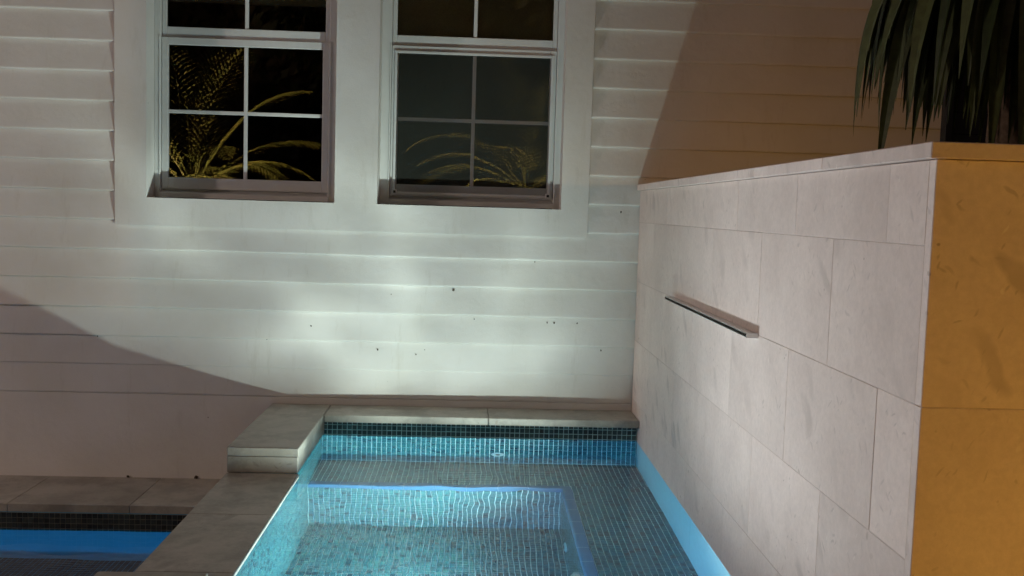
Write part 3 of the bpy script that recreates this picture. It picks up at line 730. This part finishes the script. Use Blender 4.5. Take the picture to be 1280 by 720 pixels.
feather_palm((0.75, -8.2, -.06), 'feather palm reflected in the right window', 1.9, 20, 2.0, 33)
b = bmesh.new(); e = empty('bamboo_pole', (-2.09, -8.0, -.06)); tag(e, 'thin amber lit bamboo pole reflected at the left window edge', 'pole')
b = bmesh.new(); tube(b, [(-2.09, -8.0, -.06+.3*i/2) for i in range(20)], [.022 if i % 2 else .025 for i in range(20)], 10); ob('cane', b, 'bamboo', e)

# unseen hedge added behind the camera, blocks the sky from the window reflections
hed = empty('sky_block_hedge', (-1.5, -13.2, -.06)); tag(hed, 'tall dark hedge added behind the camera to keep the window reflections black', 'hedge')
rnd = random.Random(4); V, Fc = [], []
for k in range(9000):
    x, z = rnd.uniform(-10, 7), rnd.uniform(0, 1)**.9*7.0
    c = Vector((x, -13.2+.55*math.sin(x*1.7)*.3+rnd.uniform(-.25, .45), z + .25*math.sin(x*2.3)))
    a = Vector((rnd.gauss(0, 1), rnd.gauss(0, 1), rnd.gauss(0, 1))).normalized(); t = a.orthogonal().normalized(); u = a.cross(t)
    s_ = rnd.uniform(.10, .2); b_ = len(V)
    V += [c-t*s_, c+u*s_*.45, c+t*s_, c-u*s_*.45]; Fc.append((b_, b_+1, b_+2, b_+3))
ob('foliage', (V, [], Fc), 'hedge', hed)
b = bmesh.new(); bx(b, -10, 7, -13.9, -13.35, -.06, 6.6); ob('inner_branches', b, 'soil', hed)

def garden_light(loc, target, power, label, angle=100, col=COL_AMBER):
    e = empty('garden_spotlight', loc); tag(e, label, 'spotlight', 'amber garden spotlights')
    l_ = Vector(loc); d = (Vector(target)-l_).normalized()
    b = bmesh.new(); tube(b, [l_, l_+Vector((0, 0, .10))], .008, 8); ob('stake', b, 'bronze', e)
    h = l_+Vector((0, 0, .13)); b = bmesh.new(); tube(b, [h-d*.06, h-d*.05, h+d*.05], [.02, .035, .042], 16); ob('lamp_head', b, 'bronze', e)
    b = bmesh.new(); tube(b, [h+d*.0505, h+d*.054], [.036, .034], 16); ob('lens', b, mat_emit('amber_lens', COL_AMBER, 3.0), e)
    lamp('spot_lamp', 'SPOT', h+d*.075, power, col, e, .03, target, angle, .6)
garden_light((-3.4, -6.98, -.06), (-3.5, -8.2, 2.9), P_PALM, 'amber garden spotlight under the feather palm across the pool', 80, (1.0, 0.66, 0.28))
garden_light((0.0, -7.25, -.06), (0.2, -8.2, 2.6), P_PALM, 'amber garden spotlight under the feather palm behind the deck', 80, (1.0, 0.66, 0.28))
garden_light((-2.05, -7.7, -.06), (-2.09, -8.0, 1.8), 60, 'small amber spotlight added to light the bamboo pole', 40)  # lamp added just to brighten the pole
garden_light((2.6, -5.6, 0.0), (1.2, -3.5, 1.1), P_WALLWASH, 'amber garden spotlight washing the end of the stone wall', 75)
garden_light((1.62, -1.5, 1.59), (1.45, 0.0, 2.25), P_BED, 'small amber spotlight in the planter bed against the house', 130)

# post lantern added as warm side fill for house and stone, out of view
lt = empty('fill_lantern', (-8.2, -2.6, -.06)); tag(lt, 'warm post lantern added as fill light beyond the pool, outside the picture', 'lantern')
b = bmesh.new(); tube(b, [(-8.2, -2.6, -.06), (-8.2, -2.6, 2.0)], .04, 12); ob('post', b, 'bronze', lt, True)
b = bmesh.new(); tube(b, [(-8.2, -2.6, 2.0), (-8.2, -2.6, 2.03)], [.12, .12], 16); tube(b, [(-8.2, -2.6, 2.36), (-8.2, -2.6, 2.44)], [.16, .03], 16); ob('fill_lamp_cage', b, 'bronze', lt)
b = bmesh.new(); tube(b, [(-8.2, -2.6, 2.06), (-8.2, -2.6, 2.34)], [.09, .09], 16); ob('lamp_glass', b, 'lantern', lt, True)
lamp('fill_bulb', 'POINT', (-8.0, -2.6, 2.2), P_FILL, COL_FILL, lt, .09)

# surfaces that receive the light refracted out of the spa
for o in house.children_recursive:
    if o.type == 'MESH': o.cycles.is_caustics_receiver = True
for o in C.objects:
    if o.type == 'MESH' and o.parent and o.parent.name.startswith('roller_shade'): o.cycles.is_caustics_receiver = True
for root in (wall, spa):
    for o in root.children_recursive:
        if o.type == 'MESH' and o.name.split('.')[0] in ('stone_slab', 'cap_slab', 'coping_slab', 'coping_riser', 'spillway_slab', 'lip', 'upper_lip', 'end_slab', 'joint_bed', 'end_plate'): o.cycles.is_caustics_receiver = True
